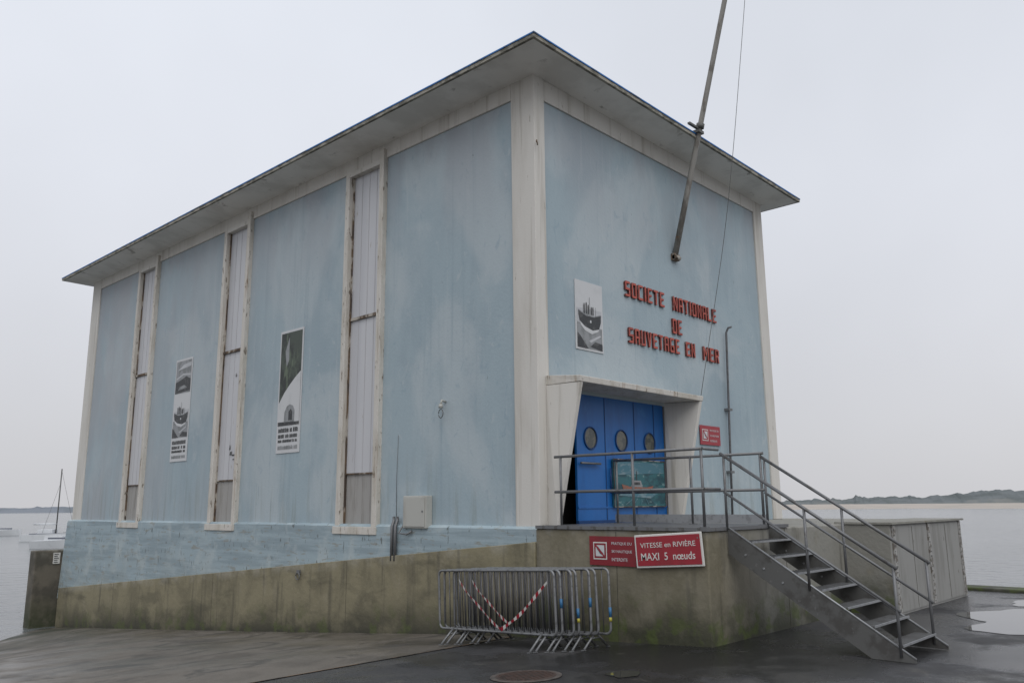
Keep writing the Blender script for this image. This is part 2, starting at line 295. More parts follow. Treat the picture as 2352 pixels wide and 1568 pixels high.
for a in ((x0-.014,x0+.03,y0-.014,y1),(x0+.031,x1,y0-.014,y0+.03),(x1,x1+.012,y0-.012,y1)):
    xa,xb,ya,yb=a; b.hexa([(xa,ya,rz(xa)-.004),(xb,ya,rz(xb)-.004),(xb,yb,rz(xb)-.004),(xa,yb,rz(xa)-.004),(xa,ya,rz(xa)+.02),(xb,ya,rz(xb)+.02),(xb,yb,rz(xb)+.02),(xa,yb,rz(xa)+.02)],'trimblue')
b.obj("roof_edge_flashing",roof)
for wi,(a,c) in enumerate(wins):
    f=B()
    f.box(-.05,.298,c-.14,c,-.02,7.528,'worn')
    f.box(-.07,.298,a,a+.14,-.02,7.72,'worn')
    f.box(-.045,.298,a+.141,c-.141,7.42,7.525,'cream')
    f.box(-.09,.298,a-.03,c+.03,-.17,-.021,'worn')
    par=f.obj("window",ST,bevel=.008)
    y0_,y1_=a+.16,c-.175
    def corr(g,z0,z1,x,mat):
        n=4; st=(y1_-y0_)/n
        for k in range(n):
            yy=y0_+k*st
            g.face([(x,yy,z0),(x,yy+st*.93,z0),(x,yy+st*.93,z1),(x,yy,z1)],mat)
            g.box(x-.006,x+.004,yy+st*.93,yy+st,z0,z1,'rib' if mat=='glaze' else mat)
    g=B(); corr(g,4.26,7.42,.085,'glaze'); g.obj("glazing_panel",par)
    g=B(); corr(g,1.03,4.2,.08,'glaze'); g.obj("glazing_panel",par)
    g=B(); corr(g,0,1.0,.095,'lower'); g.obj("lower_panel",par)
    g=B(); g.box(.035,.1,y0_,y1_+.025,4.2,4.26,'rust'); g.box(.05,.11,y1_,y1_+.034,0,7.42,'rust'); g.box(.055,.10,y0_,y1_,1.0,1.025,'rust'); g.box(.05,.11,a+.141,a+.16,0,7.42,'rust')
    g.tube([(.04,c-.19,3.9),(.04,c-.19,4.9)],.008,'rust',n=6)
    g.obj("steel_transom_bar",par)
    if wi==1:
        g=B(); 
        for yy,zz,sy,sz_ in ((10.12,1.62,.10,.10),(10.02,1.60,.22,.04),(10.16,1.75,.05,.14),(9.98,1.50,.12,.03),(9.78,2.75,.04,.14),(10.05,3.55,.05,.10)):
            g.face([(.062,yy,zz),(.062,yy-sy,zz+.01),(.062,yy-sy*.9,zz+sz_),(.062,yy-.02,zz+sz_*.8)],'pdark')
        g.obj("torn_patch",par,recalc=False)
b=B()
def cheek(xw,xft,xfb,t):
    b.hexa([(xw,.0,0.03),(xw+t,.0,0.03),(xfb+t,-.27,0.03),(xfb,-.27,0.03),(xw,.0,2.30),(xw+t,.0,2.30),(xft+t,-.70,2.30),(xft,-.70,2.30)],'cream')
cheek(.20,.22,.12,.09); cheek(3.74,3.93,3.76,.09)
b.hexa([(.20,0,2.302),(3.86,0,2.302),(4.03,-.71,2.302),(.21,-.71,2.302),(.20,0,2.47),(3.88,0,2.47),(4.04,-.72,2.40),(.20,-.72,2.40)],'worn')
b.box(.305,.33,.001,.33,.03,2.25,'cream'); b.box(3.80,3.855,.001,.33,.03,2.25,'cream')
b.obj("entrance_surround",ST,bevel=.01)
b=B(); b.box(.33,3.8,.6,.65,0,2.3,'black'); b.box(.33,3.8,.34,.6,-.02,.03,'black'); b.obj("doorway_recess",ST)  # black back and floor paint the open door gap dark
b=B()
b.box(1.02,3.74,.03,.075,.10,2.249,'door')
for x in (1.83,2.74,3.40): b.box(x-.012,x+.012,.024,.031,.10,2.24,'seam')
b.box(1.02,3.74,.02,.075,.03,.10,'seam'); b.box(1.02,3.74,.015,.031,.30,.33,'door')
door=b.obj("door",ST)
for x in (1.40,2.32,3.23):
    b=B(); n=28
    ring=[(x+.18*math.cos(2*math.pi*k/n),.018,1.5+.19*math.sin(2*math.pi*k/n)) for k in range(n+1)]
    b.tube(ring,.014,'seam',n=6,caps=False); b.face([(p[0],.026,p[2]) for p in ring[:-1]],'glass')
    b.obj("porthole",door,recalc=False)
b=B(); b.tube([(1.05,-.03,1.06),(1.6,-.03,1.06)],.02,'steel'); b.obj("handle",door)
b=B(); b.tube([(1.9,-.02,.55),(1.9,-.02,1.0)],.014,'seam'); b.obj("handle",door)
b=B(); 
b.box(1.98,3.62,-.03,.012,.32,1.16,'teal'); 
flat(b,'R',.034,[(2.02,.88),(3.58,.94),(3.58,1.12),(2.02,1.12)],'skyp')
flat(b,'R',.037,[(2.25,.62),(2.35,.56),(3.05,.54),(3.22,.70),(3.0,.67),(2.45,.68),(2.20,.72)],'orange')
flat(b,'R',.039,[(2.48,.68),(2.86,.67),(2.80,.79),(2.55,.79)],'pgrey')
flat(b,'R',.041,[(2.56,.71),(2.78,.71),(2.76,.76),(2.58,.76)],'pdark'); flat(b,'R',.039,[(2.66,.79),(2.68,.79),(2.68,.96),(2.66,.96)],'pdark')
flat(b,'R',.040,[(2.1,.52),(3.1,.47),(3.35,.56),(2.95,.56),(2.5,.585),(2.2,.62)],'skyp')
for k in range(5): flat(b,'R',.041,[(2.3+.24*k,.36),(2.32+.24*k,.36),(2.54+.14*k,.46),(2.52+.14*k,.47)],'skyp')
b.tube([(1.98,-.035,.32),(3.62,-.035,.32),(3.62,-.035,1.16),(1.98,-.035,1.16),(1.98,-.035,.32)],.009,'rust',n=6)
b.obj("picture_board",recalc=False,label="painted board of an orange lifeboat on teal waves",category="picture")
# block lettering
R_=lambda a,c,d,e:[(a,d),(c,d),(c,e),(a,e)]
GL={'S':[[(.0,.90),(.12,1),(1,1),(1,.86),(0,.86)],R_(0,.25,.57,.86),R_(0,1,.43,.57),R_(.75,1,.14,.43),[(0,0),(.88,0),(1,.08),(1,.14),(0,.14)]],
'O':[[(0,.07),(.1,0),(.25,0),(.25,1),(.1,1),(0,.93)],[(.75,0),(.9,0),(1,.07),(1,.93),(.9,1),(.75,1)],R_(.25,.75,.86,1),R_(.25,.75,0,.14)],
'C':[[(0,.07),(.1,0),(.25,0),(.25,1),(.1,1),(0,.93)],R_(.25,1,.86,1),R_(.25,1,0,.14)],
'I':[R_(0,1,0,1)],'E':[R_(0,.27,0,1),R_(.27,1,.86,1),R_(.27,1,0,.14),R_(.27,.85,.43,.57)],
'T':[R_(0,1,.86,1),R_(.37,.63,0,.86)],'N':[R_(0,.22,0,1),R_(.78,1,0,1),[(.22,.74),(.78,0),(.78,.26),(.22,1)]],
'A':[[(0,0),(.25,0),(.25,1),(.12,1),(0,.9)],[(.75,0),(1,0),(1,.9),(.88,1),(.75,1)],R_(.25,.75,.86,1),R_(.25,.75,.38,.51)],
'L':[R_(0,.27,0,1),R_(.27,1,0,.14)],'D':[R_(0,.25,0,1),[(.75,0),(.87,0),(1,.1),(1,.9),(.87,1),(.75,1)],R_(.25,.75,.86,1),R_(.25,.75,0,.14)],
'U':[R_(0,.25,0,1),R_(.75,1,0,1),R_(.25,.75,0,.14)],'V':[[(0,1),(.38,0),(.5,0),(.5,.30),(.25,1)],[(.5,0),(.62,0),(1,1),(.75,1),(.5,.30)]],
'G':[[(0,.07),(.1,0),(.25,0),(.25,1),(.1,1),(0,.93)],R_(.25,1,.86,1),R_(.25,1,0,.14),R_(.75,1,.14,.5),R_(.5,.75,.37,.5)],
'M':[R_(0,.18,0,1),R_(.82,1,0,1),[(.18,.72),(.5,.30),(.5,.56),(.18,1)],[(.5,.30),(.82,.72),(.82,1),(.5,.56)]],
'R':[R_(0,.25,0,1),R_(.25,.75,.86,1),R_(.75,1,.50,.95),R_(.25,.75,.42,.56),[(.55,.42),(.75,0),(1,0),(.82,.42)]]}
def letters(s,x0,z0,x1,z1):
    b=B(); wd={'I':.30,'M':1.3}; tot=sum(wd.get(ch,1) for ch in s)+.40*(len(s)-1); u=(x1-x0)/tot; x=x0
    for i,ch in enumerate(s):
        w=wd.get(ch,1)*u
        for poly in GL[ch]:
            b.prism([(x+a*w,.036,z0+c*(z1-z0)) for a,c in poly],(0,-.042,0),'red','redd')
        x+=w+.40*u
    return b.obj("raised_lettering",ST)
letters("SOCIETE",2.58,4.27,3.94,4.57); letters("NATIONALE",4.28,4.27,6.03,4.57); letters("DE",4.22,3.78,4.57,4.09)
letters("SAUVETAGE",2.65,3.37,4.44,3.67); letters("EN",4.70,3.37,5.05,3.67); letters("MER",5.40,3.37,6.05,3.67)
# ---------------------------------------------------------------- platform / walls
b=B(); 
b.box(-.10,9.5,-3.03,-.002,-3,-.001,'olive'); b.box(.3,8.6,0,19.5,-5,-.02,'olive')
b.box(8.605,9.5,0,.8,-4,-.001,'olive')
pf=b.obj("concrete_platform",bevel=.02,label="stained mossy concrete platform in front of the station entrance",category="platform")
b=B(); b.box(-.104,-.099,-1.55,-1.542,-1.8,-.02,'joint'); b.obj("joint",pf)
b=B(); b.box(2.2,2.208,-3.034,-3.029,-1.8,-.02,'joint'); b.obj("joint",pf)
b=B()
b.prism([(-.13,.0,-5),(-.13,20.13,-5),(-.13,20.13,-2.08),(-.13,0,-.20)],(.06,0,0),'olivewall')
rw=b.obj("retaining_wall",bevel=.012,label="long sloping olive concrete retaining wall along the slipway",category="wall")
for y in (4.9,10.2,15.9):
    b=B(); b.box(-.133,-.129,y,y+.008,-4,-.22-.0934*y,'joint'); b.obj("joint",rw)
b=B(); b.box(-.82,.3,20.34,20.85,-6,-.92,'dkconc')
b.obj("mooring_block",bevel=.03,label="low dark concrete block at the water's edge",category="wall")
b=B(); b.box(-.30,-.10,20.31,20.335,-1.34,-1.0,'white'); 
for k in range(5): b.box(-.28,-.28+.16*random.uniform(.6,1),20.30,20.309,-1.30+.062*k,-1.28+.062*k,'pdark')
b.obj("notice",label="small white notice on a low concrete block",category="sign")
b=B(); b.box(-.13,2.3,-3.06,-.02,.002,.05,'steel'); 
for k in range(12): b.box(-.135,-.13,-.25*k-.2,-.25*k-.16,.005,.048,'plate')
b.obj("steel_landing",label="thin grey steel landing plate on the concrete platform",category="landing")
def railing(label,x,ya,yb,posts,rails,kick=None):
    b=B()
    for z in rails: b.tube([(x,ya,z),(x,yb,z)],.022,'steel')
    for y in posts: b.tube([(x,y,.05),(x,y,rails[0])],.020,'steel'); b.box(x-.05,x+.05,y-.05,y+.05,.05,.06,'steel')
    o=b.obj("railing",label=label,category="railing")
    if kick:
        b=B(); b.box(x-.005,x+.005,yb,ya,.07,.20,'steell'); b.obj("kick_plate",o)
    return o
r1_=railing("grey tubular steel railing along the landing edge",-.06,-.38,-3.0,(-.5,-1.85,-2.98),(1.10,.56))
railing("grey tubular steel railing beside the entrance doors",1.62,-.30,-3.05,(-.35,-1.8,-3.0),(1.10,.56),True)
for z in (1.1,.56):
    b=B(); b.tube([(-.06,-3.0,z),(.36,-3.0,z)],.02,'steel'); b.obj("corner_rail",r1_)
# stairs
SX0,SX1=.40,1.62; YT,YB,ZT,ZB=-3.06,-5.36,.05,-1.46
SS=thing("metal_staircase","grey steel open-tread staircase with tube handrails up to the landing","stairs",(0,0,0))
for x in (SX0,SX1):
    b=B(); b.prism([(x,YT,ZT),(x,YB,ZB+.05),(x,YB,ZB+.005),(x,YB+.5,ZB+.005),(x,YT,ZT-.36)],(.012,0,0),'plate')
    b.tube([(x+.006,YT,ZT),(x+.006,YB,ZB+.05)],.013,'steell',n=6)
    for k in range(3):
        y=YT-.25-.25*k; b.tube([(x-.012,y,ZT-.20+(y-YT)*.66),(x+.02,y,ZT-.20+(y-YT)*.66)],.014,'steell',n=8)
    b.obj("stringer",SS)
nt_=7
for k in range(nt_):
    z=ZT-(k+1)*(ZT-ZB)/(nt_+1); yc=YT-(k+.75)*(YT-YB)/(nt_+.6)
    b=B(); b.box(SX0+.014,SX1-.002,yc-.12,yc+.12,z-.014,z-.004,'plate'); b.box(SX0+.014,SX1-.002,yc-.130,yc-.118,z-.022,z+.003,'steell')
    for j in range(14): b.box(SX0+.05+j*.083,SX0+.055+j*.083,yc-.117,yc+.12,z-.0045,z+.001,'steel')
    b.obj("tread",SS)
sl=(ZB-ZT)/(YB-YT)
def sz(y): return ZT+(y-YT)*sl
for x in (SX0,SX1):
    b=B()
    b.tube([(x,YT+.05,1.05),(x,YB+.12,sz(YB+.12)+.97)],.022,'steel'); b.tube([(x,YT+.02,.52),(x,YB+.12,sz(YB+.12)+.48)],.018,'steel')
    for y in (YT,YT-1.1,YB+.16): b.tube([(x,y,sz(y)-.05),(x,y,sz(y)+.98)],.018,'steel')
    b.obj("handrail",SS)
# utility lockers
b=B(); b.box(4.5,8.5,-3.8,-3.04,-1.47,.0,'cab'); b.box(4.47,4.499,-3.8,-3.04,-1.47,-.005,'olive')
cb=b.obj("storage_locker",bevel=.008,label="grey metal storage lockers standing beside the platform",category="locker")
b=B(); b.box(4.44,8.56,-3.86,-2.9,.0,.035,'olive'); b.obj("lid",cb)
for k,(xa,xb) in enumerate(((4.72,6.34),(6.54,8.28))):
    b=B(); b.box(xa,xb,-3.815,-3.802,-1.42,-.03,'cab'); b.box((xa+xb)/2-.004,(xa+xb)/2+.004,-3.819,-3.814,-1.40,-.05,'joint'); b.obj("door",cb)
for xa in (4.55,6.38,8.30):
    b=B(); b.box(xa,xa+.13,-3.825,-3.802,-1.42,-.02,'cabs')
    rr=random.Random(int(xa*10))
    for k in range(16): 
        zz=-1.38+k*.085; b.box(xa+.02,xa+.10*rr.uniform(.5,1),-3.829,-3.824,zz,zz+rr.uniform(.01,.03),'plate')
    b.obj("perforated_bracket",cb)
# ---------------------------------------------------------------- signs & posters
def sign_small(y0,y1,z0,z1,lab,face='L',off=.115,bgm='signdark'):
    w=abs(y1-y0); d=-1 if face=='L' else 1
    b=B()
    if face=='L': b.box(-off-.012,-off,y1,y0,z0,z1,bgm)
    else: b.box(y0,y1,-off-.012,-off,z0,z1,bgm)
    o=b.obj("warning_sign",label=lab,category="sign")
    h=z1-z0; s=h*.60; u0=y0+d*h*.18; zz=z0+h*.20; p=off+.016
    b=B(); P=lambda a,c:(u0+d*a*s,zz+c*s)
    def quad(a0,c0,a1,c1,mat,pp): flat(b,face,pp,[P(a0,c0),P(a1,c0),P(a1,c1),P(a0,c1)],mat)
    quad(0,0,1,1,'white',p); quad(.07,.07,.93,.93,bgm,p+.002); quad(.18,.18,.82,.82,'paper',p+.004)
    flat(b,face,p+.006,[P(.28,.62),P(.50,.34),P(.66,.26),P(.74,.36),P(.62,.46),P(.36,.74)],'pdark')
    flat(b,face,p+.008,[P(.18,.82),P(.18,.75),P(.75,.18),P(.82,.18),P(.82,.25),P(.25,.82)],'signred')
    b.obj("pictogram",o,recalc=False)
    for i,t in enumerate(("PRATIQUE DU","SKI NAUTIQUE","INTERDITE")):
        hh=h*.11; zt=z0+h*(.70-.27*i); ww=(w-h*1.14)*(1,1,.78)[i]
        org=(-off-.013,y0-(h*.98),zt) if face=='L' else (y0+h*.98,-off-.013,zt)
        text("lettering",t,org,ww,hh,face,'paper',o,ext=.002,bold=-.002)
    return o
sign_small(-1.08,-1.90,-.50,-.09,"small dark red warning sign with pictogram on the platform")
sign_small(5.10,5.92,1.57,1.97,"small red warning sign with pictogram on the wall",'R',-.02,'signred')
SG=B(); SG.box(0,.02,-1.08,0,-.0,.45,'white'); sg=SG.obj("speed_limit_sign",bevel=.02,label="red river speed limit sign with thick white frame",category="sign")
b=B(); b.box(-.008,-.001,-1.05,-.03,.028,.422,'signred'); b.obj("panel",sg,bevel=.003)
text("lettering","VITESSE en RIVIÈRE",(-.009,-.10,.27),.88,.085,'L','white',sg,ext=.003,bold=.0)
text("lettering","MAXI  5  nœuds",(-.009,-.10,.10),.86,.10,'L','white',sg,ext=.003,bold=.004)
for yy,zz in ((-.065,.10),(-1.02,.37)):
    b=B(); b.tube([(-.012,yy,zz),(0.03,yy,zz)],.01,'steel',n=8); b.obj("bolt",sg)
sg.location=(-.16,-1.93,-.515); sg.rotation_euler=(math.radians(-3.8),0,0)
def glyphs(b,face,off,u0,u1,z0,z1,mat,seed,d):
    rr=random.Random(seed); u=0; w=abs(u1-u0); h=z1-z0
    while u<w-.02:
        g=rr.uniform(.25,.5)*h*1.6
        if rr.random()<.15: u+=g*.8; continue
        g=min(g,w-u)
        a=u0+d*u; c=u0+d*(u+g*.75)
        flat(b,face,off,[(a,z0),(c,z0),(c,z0+h*rr.uniform(.7,1)),(a,z1)],mat); u+=g
def boat_art(b,face,U,Z,off):
    P=lambda pts:[(U(a),Z(c)) for a,c in pts]
    F=lambda k,pts,m_: flat(b,face,off+.0015*k,P(pts),m_)
    F(0,[(0,.29),(1,.29),(1,.62),(0,.60)],'pmist')
    F(1,[(0,0),(1,0),(1,.34),(0,.38)],'pgrey')
    F(2,[(.05,.50),(.10,.40),(.30,.33),(.62,.29),(.88,.33),(.96,.44),(.97,.55),(.70,.50),(.35,.50),(.05,.56)],'pdark')
    F(3,[(.10,.40),(.30,.33),(.62,.29),(.88,.33),(.84,.29),(.58,.23),(.30,.27),(.14,.34)],'paper')
    F(3,[(.05,.56),(.35,.50),(.70,.50),(.97,.55),(.97,.565),(.70,.515),(.35,.515),(.05,.575)],'pgrey')
    F(4,[(.22,.515),(.44,.515),(.42,.58),(.25,.58)],'pgrey')
    for a,hh in ((.26,.69),(.35,.71),(.43,.68),(.55,.655),(.62,.66)):
        F(5,[(a,.53),(a+.045,.53),(a+.045,hh-.03),(a+.035,hh),(a+.012,hh),(a+.002,hh-.03)],'pdark')
    F(5,[(.50,.50),(.512,.50),(.512,.80),(.50,.80)],'pdark'); F(5,[(.74,.50),(.75,.50),(.75,.66),(.74,.66)],'pdark')
    F(6,[(.50,.40),(.56,.40),(.56,.44),(.50,.44)],'paper')
    F(4,[(0,.0),(.42,0),(.10,.18),(0,.22)],'pdark'); F(4,[(.50,.03),(1,.0),(1,.10),(.70,.12)],'pdark')
    F(5,[(.45,.12),(.52,.09),(.95,.22),(.90,.235)],'pmist')
def poster(label,face,u0,u1,z0,z1,off,kind):
    b=B(); d=-1 if face=='L' else 1
    lo,hi=min(u0,u1),max(u0,u1)
    if face=='L': b.box(-off-.012,-off,lo,hi,z0,z1,'paper')
    else: b.box(lo,hi,-off-.012,-off,z0,z1,'paper')
    o=b.obj("poster",label=label,category="poster"); p=off+.016; b=B()
    w=u1-u0; h=z1-z0
    def art(za,zb): 
        return (lambda t:u0+w*(.05+.90*t)),(lambda t:z0+h*(za+(zb-za)*t))
    if kind=='boat': U,Z=art(.03,.97); boat_art(b,face,U,Z,p)
    if kind=='two':
        U,Z=art(.66,.98); P=lambda pts:[(U(a),Z(c)) for a,c in pts]
        flat(b,face,p,P([(0,0),(1,0),(1,1),(0,1)]),'pgrey')
        flat(b,face,p+.002,P([(0,.0),(1,.05),(1,.40),(.7,.5),(.4,.42),(0,.35)]),'pdark'); flat(b,face,p+.003,P([(.05,.42),(.5,.55),(1,.50),(1,.56),(.5,.60),(.05,.48)]),'pmist')
        flat(b,face,p+.002,P([(.1,.72),(1,.80),(1,.92),(.5,.88)]),'pmist'); flat(b,face,p+.004,P([(.2,.1),(.8,.15),(.6,.24),(.3,.2)]),'pgrey')
        U,Z=art(.23,.655); boat_art(b,face,U,Z,p)
    if kind=='bow':
        U,Z=art(.22,.98); P=lambda pts:[(U(a),Z(c)) for a,c in pts]
        flat(b,face,p,P([(0,0),(1,0),(1,1),(0,1)]),'pgreen')
        flat(b,face,p+.002,P([(0,0),(1,0),(1,.56),(.75,.50),(.5,.43),(.25,.35),(0,.24)]),'paper')
        flat(b,face,p+.004,P([(.28,0),(.78,0),(.78,.15),(.7,.20),(.55,.22),(.4,.2),(.3,.14)]),'pgrey')
        flat(b,face,p+.006,P([(.5,.05),(.68,.05),(.68,.14),(.6,.17),(.5,.14)]),'pdark'); flat(b,face,p+.006,P([(0,0),(1,0),(1,.03),(0,.04)]),'pdark')
        flat(b,face,p+.003,P([(.30,.62),(.42,.70),(.40,.95),(.22,.80)]),'pgrey')
    b.obj("printed_image",o,recalc=False)
    if kind!='boat':
        for i,(za,zb) in enumerate(((.165,.20),(.12,.15),(.085,.108),(.03,.06))):
            b=B(); glyphs(b,face,p+.001,u0+w*.08,u0+w*.92,z0+h*za,z0+h*zb,'pdark' if i<3 else 'pgrey',i+int(abs(u0)*10),d)
            b.obj("caption",o,recalc=False)
poster("tall poster with black and white boat photographs on the blue wall",'L',13.28,12.32,1.58,4.36,-.035,'two')
poster("tall poster with dark green photograph and white ship bow",'L',7.95,7.0,1.55,4.36,-.035,'bow')
poster("black and white photograph of a moored lifeboat on the blue wall",'R',1.06,1.86,3.05,4.31,-.035,'boat')
# ---------------------------------------------------------------- wall fittings
b=B(); b.box(-.12,.035,2.60,3.24,-.03,.55,'box'); eb=b.obj("electrical_box",bevel=.012,label="grey metal electrical box fixed to the blue wall",category="electrical box")
b=B(); b.box(-.135,-.122,2.63,3.21,0,.52,'box'); b.tube([(-.145,2.68,.27),(-.135,2.68,.27)],.02,'steel'); b.obj("door",eb,bevel=.006)
for i,y in enumerate((3.46,3.56)): 
    b=B(); b.tube([(-.11,y,-.62),(-.11,y,.0),(-.05,y+.02,.10),(-.02,y+.06,.16)],.03,'steel'); b.obj("conduit",eb)
b=B(); b.tube([(-.08,3.24,.05),(-.15,3.32,-.12),(-.12,3.12,-.14),(-.1,3.0,-.08)],.018,'steel'); b.obj("cable",eb)
b=B(); b.tube([(.035,3.62,.12),(.035,3.63,.9),(.035,3.60,1.7)],.005,'steel',n=6)
b.obj("cable",eb)
b=B(); b.tube([(.04,2.27,2.22),(-.06,2.27,2.24),(-.08,2.27,2.16)],.022,'box'); b.tube([(-.08,2.27,2.17),(-.08,2.27,2.10)],.035,'box',r1=.045)
ring=[(-.08,2.27+.06*math.cos(a*.6),2.0+.08*math.sin(a*.6)) for a in range(11)]; b.tube(ring,.008,'plate',n=6); b.obj("wall_lamp",label="small bulkhead lamp fixed to the blue wall",category="lamp")
b=B(); b.tube([(-.17,6.55+.07*math.cos(a*.63),-1.04+.07*math.sin(a*.63)) for a in range(11)],.011,'steel',n=6); b.box(-.17,-.12,6.5,6.6,-.99,-.92,'steel'); b.obj("mooring_ring",label="galvanised mooring ring bolted to the retaining wall",category="mooring ring")
b=B(); b.tube([(6.14,-.05,.05),(6.22,-.05,1.6),(6.35,-.05,4.10),(6.37,-.09,4.2),(6.39,-.17,4.22)],.024,'dsteel')
for z in (1.0,2.35): b.box(6.10+z*.05,6.25+z*.05,-.08,.04,z,z+.05,'steel')
b.obj("vent_pipe",label="slim grey vent pipe rising up the front wall",category="pipe")
b=B(); b.tube([(.02,-.03,6.55),(-.03,-.08,6.55),(-.03,-.1,6.45)],.012,'rust',n=6); b.obj("wall_hook",label="rusty hook near the top of the corner pillar",category="hook")
# flagpole
FP=thing("flagpole","long weathered leaning flagpole fixed to the wall and roof edge","flagpole")
p0=Vector((4.43,-.0,5.46)); dr=Vector((-.07,-.80,2.64))
b=B(); b.tube([p0,p0+dr*.5,p0+dr,p0+dr*2,p0+dr*3],.064,'pole',n=14,r1=.048); b.obj("pole",FP)
b=B(); b.box(4.33,4.53,-.05,.04,5.36,5.50,'rust'); b.tube([(4.33,-.04,5.42),(4.53,-.04,5.42)],.05,'rust'); b.obj("base_bracket",FP)
c0=p0+dr; b=B(); b.tube([c0-dr.normalized()*.05,c0+dr.normalized()*.05],.085,'plate',n=14); b.box(3.95,4.36,-.80,-.74,8.02,8.06,'plate'); b.box(4.25,4.45,-.83,-.6,7.94,8.0,'plate'); b.obj("clamp",FP)
tp=p0+dr*3
P=[Vector((3.97,-.70,2.38)),Vector((4.26,-1.32,5.93)),Vector((4.36,-1.85,9.6)),Vector(tp)+Vector((.08,0,-.1))]
def cat(P,n=10):
    Q=[P[0]*2-P[1]]+P+[P[-1]*2-P[-2]]; out=[]
    for i in range(1,len(Q)-2):
        for k in range(n):
            t=k/n; a,b_,c,d=Q[i-1:i+3]; out.append(.5*((2*b_)+(-a+c)*t+(2*a-5*b_+4*c-d)*t*t+(-a+3*b_-3*c+d)*t**3))
    return out+[P[-1]]
b=B(); b.tube(cat(P),.006,'plate',n=5); b.obj("halyard",FP)
# ---------------------------------------------------------------- crowd barriers
def barrier_mesh():
    b=B(); w=2.36; r=.075; zb,zt=.20,1.04
    pts=[]
    for (cx_,cz_,a0) in ((w/2-r,zt-r,0),(-w/2+r,zt-r,90),(-w/2+r,zb+r,180),(w/2-r,zb+r,270)):
        for k in range(5): a=math.radians(a0+22.5*k); pts.append((0,cx_+r*math.cos(a),cz_+r*math.sin(a)))
    pts.append(pts[0]); b.tube(pts,.018,'bsteel',n=8,caps=False); fr=b.mesh("frame")
    b=B()
    for k in range(1,20): y=-w/2+w*k/20; b.tube([(0,y,zb),(0,y,zt)],.008,'dsteel',n=6)
    bars=b.mesh("infill_bars")
    b=B(); 
    for s_ in (-1,1): b.tube([(0,0,.22),(s_*.10,0,.14),(s_*.26,0,.012)],.016,'bsteel',n=8); b.box(s_*.27-.03,s_*.27+.03,-.02,.02,.0,.012,'bsteel')
    b.tube([(-.10,0,.14),(.10,0,.14)],.012,'bsteel',n=6)
    foot=b.mesh("foot")
    b=B(); b.tube([(0,0,0),(0,0,.12)],.0205,'stblue',n=10); blu=b.mesh("reflective_band")
    b=B(); b.tube([(0,0,0),(0,0,.05)],.0205,'yel',n=10); ye=b.mesh("reflective_band")
    return fr,bars,foot,blu,ye
fr,bars,foot,blu,ye=barrier_mesh()
xsb=[-1.22,-1.17,-1.09,-1.04,-.94,-.89,-.80]
ysb=[-.19,-.25,-.38,-.42,-.55,-.62,-.75]
for i,x in enumerate(xsb):
    yc=ysb[i]
    e=thing("crowd_barrier","grey galvanised crowd barrier stacked against others by the wall","crowd barrier",(x,yc,0),group="crowd barriers stacked beside the wall")
    sl_=(gz(x,yc+1)-gz(x,yc-1))/2
    e.location.z=gz(x,yc)+.01; e.rotation_euler=(math.atan(sl_)*.75,random.uniform(-.02,.03),random.uniform(-.02,.02))
    add("frame",fr,e); add("infill_bars",bars,e)
    for yy in (-.92,.86):
        f_=add("foot",foot,e); f_.location=(0,yy,0)
    if i in (1,3,4,6):
        q=add("reflective_band",blu,e); q.location=(0,-1.18,.42+.13*(i%3))
    if i in (3,6): q=add("reflective_band",ye,e); q.location=(0,-1.18,.36+.13*(i%3))
zt0=gz(-1.30,0)
def tape(strands):
    b=B()
    for pa,pb,sag,flip in strands:
        n=18
        for k in range(n):
            t0,t1=k/n,(k+1)/n
            def P_(t,w):
                p=Vector(pa).lerp(Vector(pb),t); p.z-=sag*4*t*(1-t); p.z+=w*.022*(1+.3*math.sin(t*17+flip)); p.x-=.012*math.sin(t*9+flip)+.006*w; return p
            b.face([P_(t0,-1),P_(t1,-1),P_(t1,1),P_(t0,1)],'signred' if (k+flip)%2 else 'white')
    b.obj("barrier_tape",recalc=False,label="red and white striped tape hanging in a V on barriers",category="tape")
tape([((-1.30,.48,zt0+.90),(-1.33,-.42,zt0+.28),.05,0),((-1.33,-.42,zt0+.28),(-1.31,-1.25,zt0+.96),.05,1)])
tape([((-1.25,.25,zt0+.9),(-1.25,-.5,zt0+.36),.05,0)])
# ---------------------------------------------------------------- boats
def hull(b,l,w,h,mat,x=0,y=0,z=0):
    n=12; secs=[]
    for k in range(n+1):
        t=k/n; ww=w/2*(math.sin(math.pi*min(1,(1-t)*1.1+.0))**.5 if t>.55 else (1-.25*(.55-t)/.55)); ww=max(ww,.01)
        px=x-l/2+l*t; sh=h*(1+.25*t*t)
        secs.append([(px,y-ww,z+sh),(px,y-ww*.75,z+.0),(px,y,z-.25*h),(px,y+ww*.75,z+.0),(px,y+ww,z+sh)])
    for a,c in zip(secs,secs[1:]):
        for i in range(4): b.face([a[i],c[i],c[i+1],a[i+1]],mat)
        b.face([a[0],a[4],c[4],c[0]],mat)
    b.face(secs[0],mat)
cat_=thing("catamaran","white catamaran with bare mast moored on calm grey water","boat",(25.2,98.2,-3.25)); cat_.rotation_euler=(0,0,math.radians(-47+4))
for yy in (-1.2,1.2):
    b=B(); hull(b,5.6,.7,.75,'hull',0,yy,0); b.obj("hull",cat_)
b=B(); b.box(-1.9,.9,-1.1,1.1,.72,.85,'hulld'); b.box(-1.2,.5,-.7,.7,.85,1.3,'hull'); b.tube([(2,-1.2,.9),(2,1.2,.9)],.06,'steel'); b.obj("deck",cat_)
b=B(); b.tube([(.6,0,.8),(.6,0,8.3)],.07,'plate',n=8); b.tube([(.6,0,1.9),(-2,0,1.9)],.09,'hull',n=8); b.obj("mast",cat_)
